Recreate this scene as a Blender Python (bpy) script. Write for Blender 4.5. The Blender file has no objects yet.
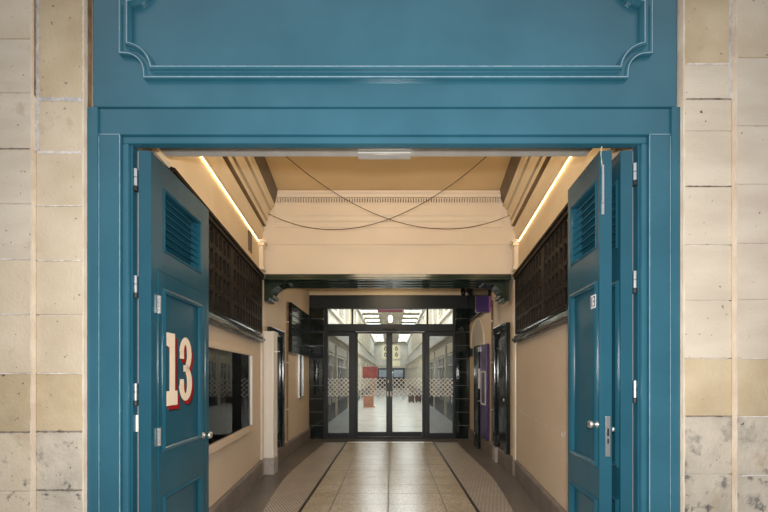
import bpy, bmesh, math, random
from mathutils import Vector, Matrix
random.seed(13)
S = bpy.context.scene
COL = S.collection
PI = math.pi
EYE = 1.38                      # height of the eye above the floor
def R(d): return math.radians(d)

# ------------------------------------------------------------------ materials
MATS = {}
def mat(name, col, rough=.5, metal=0., col2=None, nscale=6., ndetail=4., bump=0., bscale=40., spec=.5, emit=None, estr=0., coat=0., stretch=(1,1,1), lo=.35, hi=.65):
    m = bpy.data.materials.new(name); m.use_nodes = True
    nt = m.node_tree; nt.nodes.clear()
    out = nt.nodes.new('ShaderNodeOutputMaterial'); b = nt.nodes.new('ShaderNodeBsdfPrincipled')
    nt.links.new(b.outputs[0], out.inputs[0])
    b.inputs['Base Color'].default_value = (*col, 1)
    b.inputs['Roughness'].default_value = rough
    b.inputs['Metallic'].default_value = metal
    b.inputs['Specular IOR Level'].default_value = spec
    b.inputs['Coat Weight'].default_value = coat
    b.inputs['Coat Roughness'].default_value = .08
    tc = nt.nodes.new('ShaderNodeTexCoord')
    mp = nt.nodes.new('ShaderNodeMapping'); mp.inputs['Scale'].default_value = stretch
    nt.links.new(tc.outputs['Object'], mp.inputs[0])
    if col2 is not None:
        n = nt.nodes.new('ShaderNodeTexNoise'); n.inputs['Scale'].default_value = nscale; n.inputs['Detail'].default_value = ndetail
        nt.links.new(mp.outputs[0], n.inputs['Vector'])
        r = nt.nodes.new('ShaderNodeValToRGB')
        r.color_ramp.elements[0].position = lo; r.color_ramp.elements[1].position = hi
        r.color_ramp.elements[0].color = (*col, 1); r.color_ramp.elements[1].color = (*col2, 1)
        nt.links.new(n.outputs['Fac'], r.inputs[0]); nt.links.new(r.outputs[0], b.inputs['Base Color'])
        m['ramp'] = r.name
    if bump:
        n2 = nt.nodes.new('ShaderNodeTexNoise'); n2.inputs['Scale'].default_value = bscale; n2.inputs['Detail'].default_value = 3
        nt.links.new(mp.outputs[0], n2.inputs['Vector'])
        bp = nt.nodes.new('ShaderNodeBump'); bp.inputs['Strength'].default_value = bump; bp.inputs['Distance'].default_value = .01
        nt.links.new(n2.outputs['Fac'], bp.inputs['Height']); nt.links.new(bp.outputs[0], b.inputs['Normal'])
    if emit:
        b.inputs['Emission Color'].default_value = (*emit, 1); b.inputs['Emission Strength'].default_value = estr
    MATS[name] = m
    return m

def stain(m, col, scale, lo, hi, zmax=None, zfade=.4, stretch=(1,1,1)):
    """dirt with a shape of its own laid over a material: noise patches, optionally only near the ground"""
    nt = m.node_tree
    b = next(n for n in nt.nodes if n.type == 'BSDF_PRINCIPLED')
    src = b.inputs['Base Color'].links[0].from_socket
    tc = nt.nodes.new('ShaderNodeTexCoord'); mp = nt.nodes.new('ShaderNodeMapping'); mp.inputs['Scale'].default_value = stretch
    nt.links.new(tc.outputs['Object'], mp.inputs[0])
    n = nt.nodes.new('ShaderNodeTexNoise'); n.inputs['Scale'].default_value = scale; n.inputs['Detail'].default_value = 6; n.inputs['Roughness'].default_value = .65
    nt.links.new(mp.outputs[0], n.inputs['Vector'])
    r = nt.nodes.new('ShaderNodeMapRange'); r.inputs['From Min'].default_value = lo; r.inputs['From Max'].default_value = hi
    nt.links.new(n.outputs['Fac'], r.inputs['Value'])
    fac = r.outputs[0]
    if zmax is not None:
        sx = nt.nodes.new('ShaderNodeSeparateXYZ'); nt.links.new(tc.outputs['Object'], sx.inputs[0])
        z = nt.nodes.new('ShaderNodeMapRange'); z.inputs['From Min'].default_value = zmax; z.inputs['From Max'].default_value = zmax - zfade
        nt.links.new(sx.outputs['Z'], z.inputs['Value'])
        mu = nt.nodes.new('ShaderNodeMath'); mu.operation = 'MULTIPLY'
        nt.links.new(fac, mu.inputs[0]); nt.links.new(z.outputs[0], mu.inputs[1]); fac = mu.outputs[0]
    mx = nt.nodes.new('ShaderNodeMix'); mx.data_type = 'RGBA'
    nt.links.new(fac, mx.inputs['Factor']); nt.links.new(src, mx.inputs['A']); mx.inputs['B'].default_value = (*col, 1)
    nt.links.new(mx.outputs['Result'], b.inputs['Base Color'])

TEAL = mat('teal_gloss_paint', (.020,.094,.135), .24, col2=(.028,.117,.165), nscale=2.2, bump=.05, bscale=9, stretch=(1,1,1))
TEALD = mat('teal_gloss_paint_shaded', (.010,.066,.098), .22, col2=(.014,.080,.117), nscale=2.5, bump=.03, bscale=12)  # same paint as the surround, darkened to put the leaves in shade
STONES = [mat('sandstone_buff', (.50,.405,.285), .85, col2=(.60,.505,.38), nscale=3, bump=.25, bscale=60),
          mat('sandstone_ochre', (.43,.33,.205), .85, col2=(.54,.435,.29), nscale=3.5, bump=.25, bscale=60),
          mat('sandstone_pale', (.52,.44,.345), .85, col2=(.60,.52,.415), nscale=2.5, bump=.25, bscale=60, stretch=(1,1,3)),
          mat('sandstone_grey', (.37,.325,.26), .88, col2=(.53,.46,.37), nscale=5, bump=.35, bscale=60)]
for i, s_ in enumerate(STONES):
    stain(s_, (.34,.25,.15), 4.0, .62, .80)
    stain(s_, (.10,.09,.085), 12.0, .57, .66, zmax=1.14, zfade=.35)
    stain(s_, (.055,.045,.04), 34.0, .665, .70)
stain(STONES[3], (.13,.12,.115), 6.0, .55, .72)
GLINT = mat('pale_teal_highlight', (.30,.40,.45), .35, col2=(.20,.31,.37), nscale=30)  # pale teal painted where the arrises would catch highlights
REVEAL = mat('sandstone_arris_worn', (.56,.45,.34), .9, col2=(.68,.58,.46), nscale=7, bump=.3, bscale=50)
MORTAR = mat('mortar_lilac_grey', (.40,.375,.36), .95, col2=(.58,.55,.53), nscale=14, bump=.5, bscale=80)
MORTARW = mat('mortar_white', (.68,.64,.60), .95, col2=(.5,.45,.4), nscale=20, bump=.4, bscale=80)
MORTARD = mat('mortar_dark', (.10,.085,.07), .95, col2=(.3,.25,.2), nscale=20)
RUST = mat('rust_brown_stain', (.19,.115,.065), .95, col2=(.34,.22,.13), nscale=12, bump=.3, bscale=60)
CREAM = mat('cream_plaster', (.60,.475,.35), .45, col2=(.64,.515,.385), nscale=1.6, bump=.12, bscale=26)
CREAMG = mat('cream_gloss_trim', (.72,.63,.52), .22, col2=(.76,.67,.56), nscale=3)
CORN = mat('cream_cornice_paint', (.74,.60,.40), .45, col2=(.78,.64,.44), nscale=3)
GROOVE = mat('shaded_cornice_groove', (.20,.135,.07), .6, col2=(.26,.18,.10), nscale=5)  # shade of the cornice grooves put into the colour
FRIEZE = mat('pale_frieze_plaster', (.68,.54,.36), .6, col2=(.73,.60,.42), nscale=2.5, bump=.15, bscale=30)
CEIL = mat('ceiling_ochre_plaster', (.68,.50,.27), .6, col2=(.72,.54,.30), nscale=1.5)
LINTEL = mat('lintel_cream_plaster', (.70,.60,.49), .5, col2=(.74,.64,.53), nscale=1.4)
WHITE = mat('white_gloss_paint', (.78,.74,.68), .28, col2=(.82,.78,.72), nscale=4)
BROWNP = mat('brown_board', (.10,.075,.05), .5, col2=(.14,.10,.065), nscale=5)
BROWND = mat('dark_bronze_grille', (.010,.007,.0045), .55, spec=.22, col2=(.020,.014,.009), nscale=6)
BLACKG = mat('black_gloss_paint', (.008,.012,.012), .14, col2=(.014,.02,.019), nscale=5)
GRILLEBACK = mat('dark_void_board', (.006,.006,.006), .7, col2=(.012,.011,.010), nscale=5)
BEAMG = mat('bottle_green_gloss', (.016,.030,.024), .14, col2=(.030,.043,.030), nscale=2.2, bump=.12, bscale=5)
TILEK = mat('black_glazed_tile', (.006,.011,.012), .07, col2=(.010,.018,.018), nscale=3, bump=.06, bscale=6)
GROUT = mat('pale_grout', (.36,.36,.34), .8, col2=(.42,.42,.40), nscale=20)
ALUD = mat('dark_grey_aluminium', (.022,.027,.031), .42, metal=.2, col2=(.028,.033,.037), nscale=3)
STEEL = mat('brushed_steel', (.72,.72,.70), .28, metal=1., col2=(.8,.8,.78), nscale=30, stretch=(1,1,8))
RAILM = mat('pale_galvanised_rail', (.52,.50,.46), .4, metal=.35, col2=(.60,.58,.54), nscale=8)
PINKG = mat('pinkish_lit_gap', (.36,.30,.30), .6, col2=(.42,.36,.355), nscale=10, stretch=(1,1,.2))
BLACKR = mat('black_rubber', (.01,.01,.01), .5, col2=(.014,.014,.014), nscale=10)
NCREAM = mat('number_cream', (.80,.66,.49), .4, col2=(.83,.69,.52), nscale=10)
NRED = mat('number_red', (.24,.005,.006), .75, spec=.15, col2=(.29,.008,.009), nscale=10)
NBLK = mat('number_black', (.008,.012,.018), .4, col2=(.012,.015,.02), nscale=10)
SKIRT = mat('grey_brown_skirting', (.155,.125,.105), .5, col2=(.21,.17,.145), nscale=6, bump=.1, bscale=30)
PLINTH = mat('grey_plinth_stone', (.36,.32,.30), .6, col2=(.43,.385,.36), nscale=12, bump=.1, bscale=40)
CASEB = mat('navy_display_board', (.008,.010,.026), .35, col2=(.03,.034,.062), nscale=5, lo=.4, hi=.75)
SEAM = mat('pale_seam', (.20,.21,.24), .5, col2=(.26,.27,.3), nscale=10)
PURPLE = mat('purple_paint', (.055,.032,.13), .3, col2=(.075,.045,.165), nscale=4)
MAGENTA = mat('magenta_strip', (.42,.10,.30), .4, col2=(.48,.13,.34), nscale=6)
NICHE = mat('grey_niche_paint', (.38,.36,.34), .6, col2=(.44,.42,.39), nscale=4)
PAPER = mat('white_paper', (.72,.72,.74), .6, col2=(.78,.78,.79), nscale=8)
CABLE = mat('black_cable', (.035,.022,.012), .5, col2=(.05,.03,.018), nscale=20)
CORD = mat('pale_cord', (.5,.38,.22), .8, col2=(.58,.46,.29), nscale=60)
DECAL = mat('white_vinyl', (.80,.81,.81), .5, col2=(.84,.85,.85), nscale=10)
AWALL = mat('arcade_wall_paint', (.64,.58,.48), .5, col2=(.72,.68,.61), nscale=2)
ATRIM = mat('arcade_cream_trim', (.62,.55,.43), .45, col2=(.68,.61,.49), nscale=3)
AFLOOR = mat('arcade_floor_stone', (.52,.49,.44), .22, col2=(.60,.57,.52), nscale=2.5, ndetail=6)
SHOPD = mat('dark_shopfront_paint', (.03,.032,.035), .3, col2=(.045,.047,.05), nscale=4)
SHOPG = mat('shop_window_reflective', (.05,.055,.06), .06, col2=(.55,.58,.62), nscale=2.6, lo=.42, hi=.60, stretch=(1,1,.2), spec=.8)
GWIN = mat('gallery_window_pane', (.05,.05,.05), .1, col2=(.18,.18,.17), nscale=3, spec=.8)
REDP = mat('red_display_board', (.20,.03,.025), .5, col2=(.34,.07,.05), nscale=4)
ORANGE = mat('orange_post', (.40,.17,.10), .5, col2=(.48,.22,.13), nscale=4)
MAROON = mat('maroon_sign', (.13,.022,.035), .5, col2=(.16,.03,.045), nscale=4)
SIGNY = mat('pale_yellow_sign', (.80,.70,.45), .5, col2=(.85,.76,.52), nscale=3)
SIGNDK = mat('sign_dark_print', (.06,.055,.05), .6, col2=(.09,.08,.07), nscale=5)
PLANTER = mat('dark_brown_planter', (.06,.03,.022), .6, col2=(.09,.05,.035), nscale=8)
BLUEW = mat('pale_blue_window', (.40,.48,.56), .15, col2=(.5,.57,.64), nscale=3)
SKYL = mat('skylight_glass_lit', (.8,.85,.9), .3, col2=(.85,.9,.95), nscale=3, emit=(.86,.93,1.), estr=10.)
LED = mat('warm_led_strip', (1,.8,.5), .4, col2=(1,.82,.55), nscale=3, emit=(1.,.70,.32), estr=11.)
LAMPG = mat('pendant_lamp_glow', (1,.95,.85), .4, col2=(1,.95,.88), nscale=3, emit=(1.,.93,.8), estr=14.)
PAVE = mat('street_paving', (.32,.30,.28), .8, col2=(.40,.375,.35), nscale=4, bump=.2, bscale=30)
STEELP = mat('pale_threshold_strip', (.55,.53,.50), .35, metal=.2, col2=(.66,.64,.6), nscale=25)
GRATE = mat('dark_entrance_matting', (.05,.045,.042), .9, col2=(.08,.07,.065), nscale=60, bump=.4, bscale=120)

def terrazzo(name, c1, c2, c3, rough, scale=130):
    m = mat(name, c1, rough, col2=c2, nscale=2.2, ndetail=5, bump=.03, bscale=12)
    nt = m.node_tree; b = next(n for n in nt.nodes if n.type == 'BSDF_PRINCIPLED')
    src = b.inputs['Base Color'].links[0].from_socket
    tc = nt.nodes.new('ShaderNodeTexCoord'); v = nt.nodes.new('ShaderNodeTexVoronoi'); v.inputs['Scale'].default_value = scale
    nt.links.new(tc.outputs['Object'], v.inputs['Vector'])
    sp = nt.nodes.new('ShaderNodeSeparateColor'); nt.links.new(v.outputs['Color'], sp.inputs[0])
    r = nt.nodes.new('ShaderNodeMapRange'); r.inputs['From Min'].default_value = .55; r.inputs['From Max'].default_value = .9; r.inputs['To Max'].default_value = .75
    nt.links.new(sp.outputs[0], r.inputs['Value'])
    mx = nt.nodes.new('ShaderNodeMix'); mx.data_type = 'RGBA'
    nt.links.new(r.outputs[0], mx.inputs['Factor']); nt.links.new(src, mx.inputs['A']); mx.inputs['B'].default_value = (*c3, 1)
    nt.links.new(mx.outputs['Result'], b.inputs['Base Color'])
    return m
TERR = terrazzo('terrazzo_slab', (.44,.37,.27), (.52,.45,.345), (.24,.19,.13), .24, 110)
BORDERF = terrazzo('dark_terrazzo_margin', (.13,.115,.10), (.175,.155,.135), (.07,.055,.045), .3, 120)
LINEB = mat('black_inlay_line', (.018,.016,.014), .4, col2=(.025,.022,.02), nscale=10)
LINEG = mat('grey_slab_joint', (.12,.10,.08), .6, col2=(.17,.14,.11), nscale=30)
def mosaic_mat():
    m = mat('mosaic_tesserae', (.44,.385,.325), .4, col2=(.52,.46,.39), nscale=3)
    nt = m.node_tree; b = next(n for n in nt.nodes if n.type == 'BSDF_PRINCIPLED')
    src = b.inputs['Base Color'].links[0].from_socket
    tc = nt.nodes.new('ShaderNodeTexCoord'); mp = nt.nodes.new('ShaderNodeMapping'); mp.inputs['Rotation'].default_value = (0,0,R(58))
    nt.links.new(tc.outputs['Object'], mp.inputs[0])
    br = nt.nodes.new('ShaderNodeTexBrick'); br.inputs['Scale'].default_value = 1.
    br.inputs['Brick Width'].default_value = .052; br.inputs['Row Height'].default_value = .030; br.inputs['Mortar Size'].default_value = .0055
    br.inputs['Color1'].default_value = (0,0,0,1); br.inputs['Color2'].default_value = (.25,.25,.25,1); br.inputs['Mortar'].default_value = (1,1,1,1)
    nt.links.new(mp.outputs[0], br.inputs['Vector'])
    mx = nt.nodes.new('ShaderNodeMix'); mx.data_type = 'RGBA'
    nt.links.new(br.outputs['Color'], mx.inputs['Factor']); nt.links.new(src, mx.inputs['A']); mx.inputs['B'].default_value = (.22,.185,.15,1)
    nt.links.new(mx.outputs['Result'], b.inputs['Base Color'])
    return m
MOSA = mosaic_mat()

def glass_mat(name, tint=(.93,.96,.95), f0=1.45):
    m = bpy.data.materials.new(name); m.use_nodes = True
    nt = m.node_tree; nt.nodes.clear()
    out = nt.nodes.new('ShaderNodeOutputMaterial'); t = nt.nodes.new('ShaderNodeBsdfTransparent'); g = nt.nodes.new('ShaderNodeBsdfGlossy')
    f = nt.nodes.new('ShaderNodeFresnel'); f.inputs['IOR'].default_value = f0; mx = nt.nodes.new('ShaderNodeMixShader')
    t.inputs[0].default_value = (*tint, 1); g.inputs['Roughness'].default_value = .01
    nt.links.new(f.outputs[0], mx.inputs[0]); nt.links.new(t.outputs[0], mx.inputs[1]); nt.links.new(g.outputs[0], mx.inputs[2])
    nt.links.new(mx.outputs[0], out.inputs[0])
    return m
GLASS = glass_mat('clear_glass')
GLASST = glass_mat('grey_tinted_glass', (.56,.59,.60), 1.38)
GLASSC = glass_mat('display_case_glass', (.9,.92,.95), 1.28)

# ------------------------------------------------------------------ mesh builder
class B:
    def __init__(s, *mats):
        s.bm = bmesh.new(); s.mats = list(mats); s.cur = 0
    def m(s, i): s.cur = i; return s
    def _f(s, vs):
        try:
            f = s.bm.faces.new(vs); f.material_index = s.cur; return f
        except ValueError: return None
    def box(s, x0, x1, y0, y1, z0, z1, M=None):
        if x0 > x1: x0, x1 = x1, x0
        if y0 > y1: y0, y1 = y1, y0
        if z0 > z1: z0, z1 = z1, z0
        P = [Vector(p) for p in ((x0,y0,z0),(x1,y0,z0),(x1,y1,z0),(x0,y1,z0),(x0,y0,z1),(x1,y0,z1),(x1,y1,z1),(x0,y1,z1))]
        if M is not None: P = [M @ p for p in P]
        v = [s.bm.verts.new(p) for p in P]
        for q in ((3,2,1,0),(4,5,6,7),(0,1,5,4),(1,2,6,5),(2,3,7,6),(3,0,4,7)): s._f([v[i] for i in q])
        return s
    def bevbox(s, x0, x1, y0, y1, z0, z1, b=.006):
        """box with chamfered vertical and horizontal edges"""
        t = bmesh.new(); bmesh.ops.create_cube(t, size=1)
        for v in t.verts:
            v.co = Vector(((x0+x1)/2 + v.co.x*(x1-x0), (y0+y1)/2 + v.co.y*(y1-y0), (z0+z1)/2 + v.co.z*(z1-z0)))
        bmesh.ops.bevel(t, geom=list(t.edges), offset=b, segments=2, affect='EDGES', profile=.6)
        s.merge(t); return s
    def merge(s, t):
        mp = {v: s.bm.verts.new(v.co) for v in t.verts}
        for f in t.faces: s._f([mp[v] for v in f.verts])
        t.free()
    def loft(s, rings, closed=True, caps=True, loop=False):
        """rings: lists of points of equal length joined in order"""
        V = [[s.bm.verts.new(Vector(p)) for p in r] for r in rings]
        n = len(V[0]); N = len(V)
        for i in range(N if loop else N-1):
            a, b = V[i], V[(i+1) % N]
            for k in range(n if closed else n-1):
                s._f([a[k], a[(k+1)%n], b[(k+1)%n], b[k]])
        if caps and closed and not loop:
            s._f(list(reversed(V[0]))); s._f(V[-1])
        return s
    def prism(s, pts, d, off=(0,0,0)):
        """polygon pts (3-D) swept by vector d"""
        d = Vector(d); return s.loft([[Vector(p) for p in pts], [Vector(p)+d for p in pts]])
    def tube(s, pts, r, n=8, closed=False):
        rings = []
        pts = [Vector(p) for p in pts]
        up = Vector((0,0,1))
        for i, p in enumerate(pts):
            t = (pts[min(i+1, len(pts)-1)] - pts[max(i-1,0)]).normalized()
            a = t.cross(up)
            if a.length < 1e-3: a = t.cross(Vector((0,1,0)))
            a.normalize(); b = t.cross(a).normalized()
            rings.append([p + a*math.cos(2*PI*k/n)*r + b*math.sin(2*PI*k/n)*r for k in range(n)])
        return s.loft(rings)
    def lathe(s, prof, c, axis='Z', n=20):
        """prof: (radius, height) pairs about an axis through c"""
        c = Vector(c); rings = []
        for r, h in prof:
            ring = []
            for k in range(n):
                a = 2*PI*k/n; u, v = r*math.cos(a), r*math.sin(a)
                ring.append(c + Vector({'Z': (u,v,h), 'X': (h,u,v), 'Y': (u,h,v)}[axis]))
            rings.append(ring)
        return s.loft(rings)
    def build(s, name, parent=None, mats=None, smooth=False):
        bmesh.ops.remove_doubles(s.bm, verts=s.bm.verts, dist=1e-6)
        bmesh.ops.recalc_face_normals(s.bm, faces=s.bm.faces)
        me = bpy.data.meshes.new(name); s.bm.to_mesh(me); s.bm.free()
        for m in (mats or s.mats): me.materials.append(m)
        if smooth:
            for p in me.polygons: p.use_smooth = True
        o = bpy.data.objects.new(name, me); COL.objects.link(o)
        if parent: o.parent = parent
        return o

def sweep_path(b, pts, prof, N, closed=True):
    """profile (a across the path in its plane, c along the plane normal N) carried round a flat path with mitres"""
    N = Vector(N); pts = [Vector(p) for p in pts]; n = len(pts); rings = []
    for i, p in enumerate(pts):
        if closed: t0 = (p - pts[i-1]).normalized(); t1 = (pts[(i+1)%n] - p).normalized()
        else:
            t0 = (p - pts[max(i-1,0)]); t1 = (pts[min(i+1,n-1)] - p)
            if t0.length == 0: t0 = t1
            if t1.length == 0: t1 = t0
            t0.normalize(); t1.normalize()
        n0, n1 = t0.cross(N), t1.cross(N); h = n0 + n1
        if h.length < 1e-4: h = n0.copy()
        h.normalize(); k = 1 / max(.45, h.dot(n0))
        rings.append([p + h*a*k + N*c for a, c in prof])
    return b.loft(rings, closed=True, caps=not closed, loop=closed)

def tag(o, label, cat, group=None, kind=None):
    if label: o['label'] = label
    if cat: o['category'] = cat
    if group: o['group'] = group
    if kind: o['kind'] = kind
    return o
def thing(name, label, cat, loc=(0,0,0), rz=0., group=None):
    o = bpy.data.objects.new(name, None); COL.objects.link(o); o.empty_display_size = .1
    o.location = loc; o.rotation_euler = (0,0,rz)
    return tag(o, label, cat, group)
def struct(o, label=None):
    o['kind'] = 'structure'
    if label: o['label'] = label
    return o
def copy_tree(o, parent=None):
    c = o.copy(); COL.objects.link(c)
    if parent: c.parent = parent
    for ch in list(o.children): copy_tree(ch, c)
    return c

# ------------------------------------------------------------------ plan of the passage
YF = 1.90                               # plane of the painted door surround
def XL(y): return -1.79 + .115*(5.0-y)  # splayed front walls
def XR(y): return 1.73 - .125*(5.0-y)
Y5, Y8 = 5.0, 8.0
XRL, XRR = -1.80, 1.73                  # rear walls
ZU = lambda u: EYE + u

# ------------------------------------------------------------------ stone piers
def zrow(y, Y=1.85): return EYE + (376-y)*Y/360
def pier(name, x0, x1, yfront, yback, rows, tints, label):
    b = B(*STONES, MORTARW)
    for k in range(len(rows)-1):
        za, zb = rows[k], rows[k+1]
        b.m(tints[k % len(tints)])
        b.bevbox(x0, x1, yfront, yback, za+.0018, zb-.0018, .0045)
    b.m(4).box(x0+.012, x1-.012, yfront+.006, yback-.005, rows[0], rows[-1])
    return b.build(name)
LA = [0., zrow(606), zrow(548), zrow(491), zrow(432), zrow(373.4), zrow(314.5), zrow(259.7), zrow(204.5), zrow(149.5), zrow(93.7), zrow(40), zrow(-15), zrow(-75), zrow(-150), 4.7]
LBr = [0., zrow(606), zrow(548), zrow(491), zrow(432), zrow(373.4), zrow(314.5), zrow(259.7), zrow(204.5), zrow(150.5), zrow(97), zrow(-15), zrow(-75), zrow(-150), 4.7]
RA = [0., zrow(592), zrow(533), zrow(475), zrow(416.5), zrow(358.5), zrow(300), zrow(244), zrow(185), zrow(126.7), zrow(58.7), zrow(-15), zrow(-75), zrow(-150), 4.7]
RBr = [0., zrow(592), zrow(533), zrow(475), zrow(416.5), zrow(358.5), zrow(300), zrow(244), zrow(185), zrow(129), zrow(97), zrow(62), zrow(-15), zrow(-75), zrow(-150), 4.7]
pl = pier('wall_front_left', -4.2, -1.838, 1.843, 2.05, LA, [3,3,0,0,1,0,0,2,2,2,2,0,2,0], '')
struct(pl, 'outer run of buff sandstone blocks left of the teal doorway, nearest the left edge of the photo')
pb = pier('wall_front_left_inner', -1.838, -1.589, 1.863, 2.05, LBr, [3,3,3,3,1,0,0,0,0,0,1,1,0,0], '')
struct(pb, 'set-back strip of sandstone blocks between the left edge blocks and the teal doorway')
pr = pier('wall_front_right', 1.765, 4.2, 1.843, 2.05, RA, [3,3,3,3,1,2,2,2,2,2,0,0,0], '')
struct(pr, 'outer run of buff sandstone blocks right of the teal doorway, nearest the right edge of the photo')
pq = pier('wall_front_right_inner', 1.513, 1.765, 1.863, 2.05, RBr, [3,3,3,3,1,2,2,2,2,2,2,1,1,0], '')
struct(pq, 'set-back strip of sandstone blocks between the teal doorway and the right edge blocks')
def arris(par, x0, x1, y, z0, z1, m, seed):
    """ragged vertical strip of mortar or worn stone, a few mm proud of the pier"""
    rnd = random.Random(seed); b = B(m); n = 34; rows = []
    for i in range(n+1):
        z = z0 + (z1-z0)*i/n; w = x1-x0
        a = x0 + w*rnd.uniform(-.10,.22); c = x1 + w*rnd.uniform(-.25,.14)
        rows.append([(a,y,z),(c,y,z),(c,y+.012,z),(a,y+.012,z)])
    b.loft(rows); return b
arris(pb, -1.836,-1.819,1.8612, zrow(149), 3.6, MORTAR, 1).build('mortar_seam', pb)
def reveal(par, x, y0, y1, z0, z1, m, seed, s=1):
    """thin skin of stained stone on the return of a pier, ragged at its front edge"""
    rnd = random.Random(seed); b = B(m); n = 60; rows = []
    for i in range(n+1):
        z = z0+(z1-z0)*i/n; e = rnd.uniform(0,.006)
        rows.append([(x-s*.004-s*e,y0-.0012,z),(x+s*.0012,y0-.0012,z),(x+s*.0012,y1,z),(x-s*.004-s*e,y1,z)])
    b.loft(rows); return b.build('worn_arris', par)
reveal(pb, -1.589,1.863,1.884, zrow(103), 3.6, REVEAL, 21)
reveal(pb, -1.589,1.885,1.91, zrow(103), 3.6, RUST, 2)
reveal(pb, -1.589,1.863,1.90, 0, zrow(103), REVEAL, 3)
reveal(pl, -1.838,1.843,1.862, 0, zrow(95), REVEAL, 4)
reveal(pl, -1.838,1.843,1.852, zrow(95), 3.6, REVEAL, 51)
reveal(pl, -1.838,1.853,1.862, zrow(95), 3.6, RUST, 5)
reveal(pr, 1.765,1.843,1.862, 0, 3.6, REVEAL, 6, -1)
reveal(pq, 1.513,1.863,1.90, 0, 3.6, REVEAL, 7, -1)
arris(pq, 1.748,1.7645,1.8612, zrow(97), 3.6, MORTAR, 8).build('mortar_seam', pq)
def hseam(par, x0, x1, y, z, h, m, seed):
    rnd = random.Random(seed); b = B(m); n = 24; rows = []
    for i in range(n+1):
        x = x0 + (x1-x0)*i/n; a = z - h*rnd.uniform(.25,.7); c = z + h*rnd.uniform(.25,.7)
        rows.append([(x,y,a),(x,y+.01,a),(x,y+.01,c),(x,y,c)])
    b.loft(rows); return b.build('mortar_seam', par)
hseam(pb, -1.83,-1.60,1.8605, zrow(97.5), .020, MORTAR, 11)
hseam(pb, -1.83,-1.60,1.8608, zrow(151), .014, MORTARW, 12)
for k, yy in enumerate((204.5, 259.7, 373.4)): hseam(pb, -1.83,-1.60,1.8608, zrow(yy), .005, MORTARW, 20+k)
for k, yy in enumerate((432, 491)): hseam(pb, -1.83,-1.60,1.8608, zrow(yy), .009, MORTARD, 30+k)
for k, yy in enumerate((259.7, 314.5, 373.4)): hseam(pl, -2.4,-1.85,1.8412, zrow(yy), .005, MORTARW, 40+k)
hseam(pl, -2.4,-1.85,1.8412, zrow(432), .008, MORTARD, 45)
hseam(pl, -2.4,-1.85,1.8412, zrow(149.5), .006, MORTARD, 46)
hseam(pq, 1.53,1.75,1.8608, zrow(62), .007, MORTARW, 50)
hseam(pq, 1.53,1.76,1.8608, zrow(97), .006, MORTARD, 51)
for k, yy in enumerate((358.5, 416.5, 475)): hseam(pr, 1.80,2.4,1.8412, zrow(yy), .006, MORTARW, 60+k)
hseam(pq, 1.53,1.76,1.8608, zrow(416.5), .006, MORTARD, 70)
hseam(pq, 1.53,1.76,1.8608, zrow(185), .005, MORTARD, 71)
# stone above the fascia and solid sides
b = B(STONES[0], STONES[2])
for i in range(6): b.m(i % 2).bevbox(-1.589+i*.517+.002, -1.589+(i+1)*.517-.002, 1.863, 2.05, 3.80, 4.7, .005)
struct(b.build('wall_front_top'))

# ------------------------------------------------------------------ fascia board over the doors
fas = thing('fascia_board', 'teal painted fascia board with raised scooped-corner moulding above the doorway', 'fascia', (-.03, 1.885, 2.79))
def FX(x): return x + .03
b = B(TEAL); b.bevbox(FX(-1.561), FX(1.499), 0, .12, 0, 1.01, .004); b.build('board', fas)
xa, xb, za, zb, rr = -1.380, 1.326, EYE+1.573-2.79, EYE+2.075-2.79, .125
def scoop(inset):
    pts = []; x0, x1, z0, z1, r = xa+inset, xb-inset, za+inset, zb-inset, rr
    n = 12
    for cx, cz, a0 in ((x0,z0,90),(x0,z1,0),(x1,z1,270),(x1,z0,180)):
        for i in range(n+1):
            a = R(a0 - 90*i/n) if True else 0
            pts.append((FX(cx + r*math.cos(a)), -.0, cz + r*math.sin(a)))
    return pts
ring = []
n = 12
for cx, cz, a0, a1 in ((xa,za,0,90),(xa,zb,270,360),(xb,zb,180,270),(xb,za,90,180)):
    for i in range(n+1):
        a = R(a0 + (a1-a0)*i/n); ring.append((FX(cx + rr*math.cos(a)), 0, cz + rr*math.sin(a)))
def bead(cx, cy, r, a0, a1, n=6): return [(cx+r*math.cos(R(a0+(a1-a0)*i/n)), cy+r*math.sin(R(a0+(a1-a0)*i/n))) for i in range(n+1)]
b = B(TEAL)
prof = [(-.030,.001),(-.030,.012)] + bead(-.022,.016,.008,180,20) + [(-.011,.014),(.004,.013),(.010,.020)] + bead(.017,.026,.009,200,0) + [(.028,.022),(.032,.012),(.032,.001)]
sweep_path(b, ring, prof, (0,-1,0), True)
b.build('moulding', fas)
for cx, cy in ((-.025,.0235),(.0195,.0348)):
    b = B(GLINT); sweep_path(b, ring, [(cx-.0022,cy-.003),(cx-.0016,cy+.0006),(cx+.0016,cy+.0006),(cx+.0022,cy-.003)], (0,-1,0), True); b.build('highlight_line', fas)  # painted highlight along each bead

# ------------------------------------------------------------------ teal door surround
fr = thing('door_surround', 'teal painted timber surround of the wide open doorway', 'door frame', (-.03, 1.9, 0))
def fbox(bb, x0, x1, y0, y1, z0, z1, bev=.004): return bb.bevbox(FX(x0), FX(x1), y0-1.9, y1-1.9, z0, z1, bev)
ZB = 2.787
b = B(TEAL); fbox(b, -1.534, 1.468, 1.893, 1.95, 2.650, ZB); b.build('head_board', fr)
b = B(TEAL); fbox(b, -1.423, 1.356, 1.906, 1.95, 2.612, 2.650, .006); b.build('head_bead', fr)
for nm, x0, x1, xx in (('l', -1.589, -1.534, 0), ('r', 1.468, 1.513, 0)):
    b = B(TEAL); fbox(b, x0, x1, 1.880, 2.014, 0, ZB, .005); b.build('outer_trim', fr)
for x0, x1 in ((-1.534,-1.425), (1.359,1.468)):
    b = B(TEAL); fbox(b, x0, x1, 1.890, 2.014, 0, 2.650, .005); b.build('jamb_board', fr)
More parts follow.
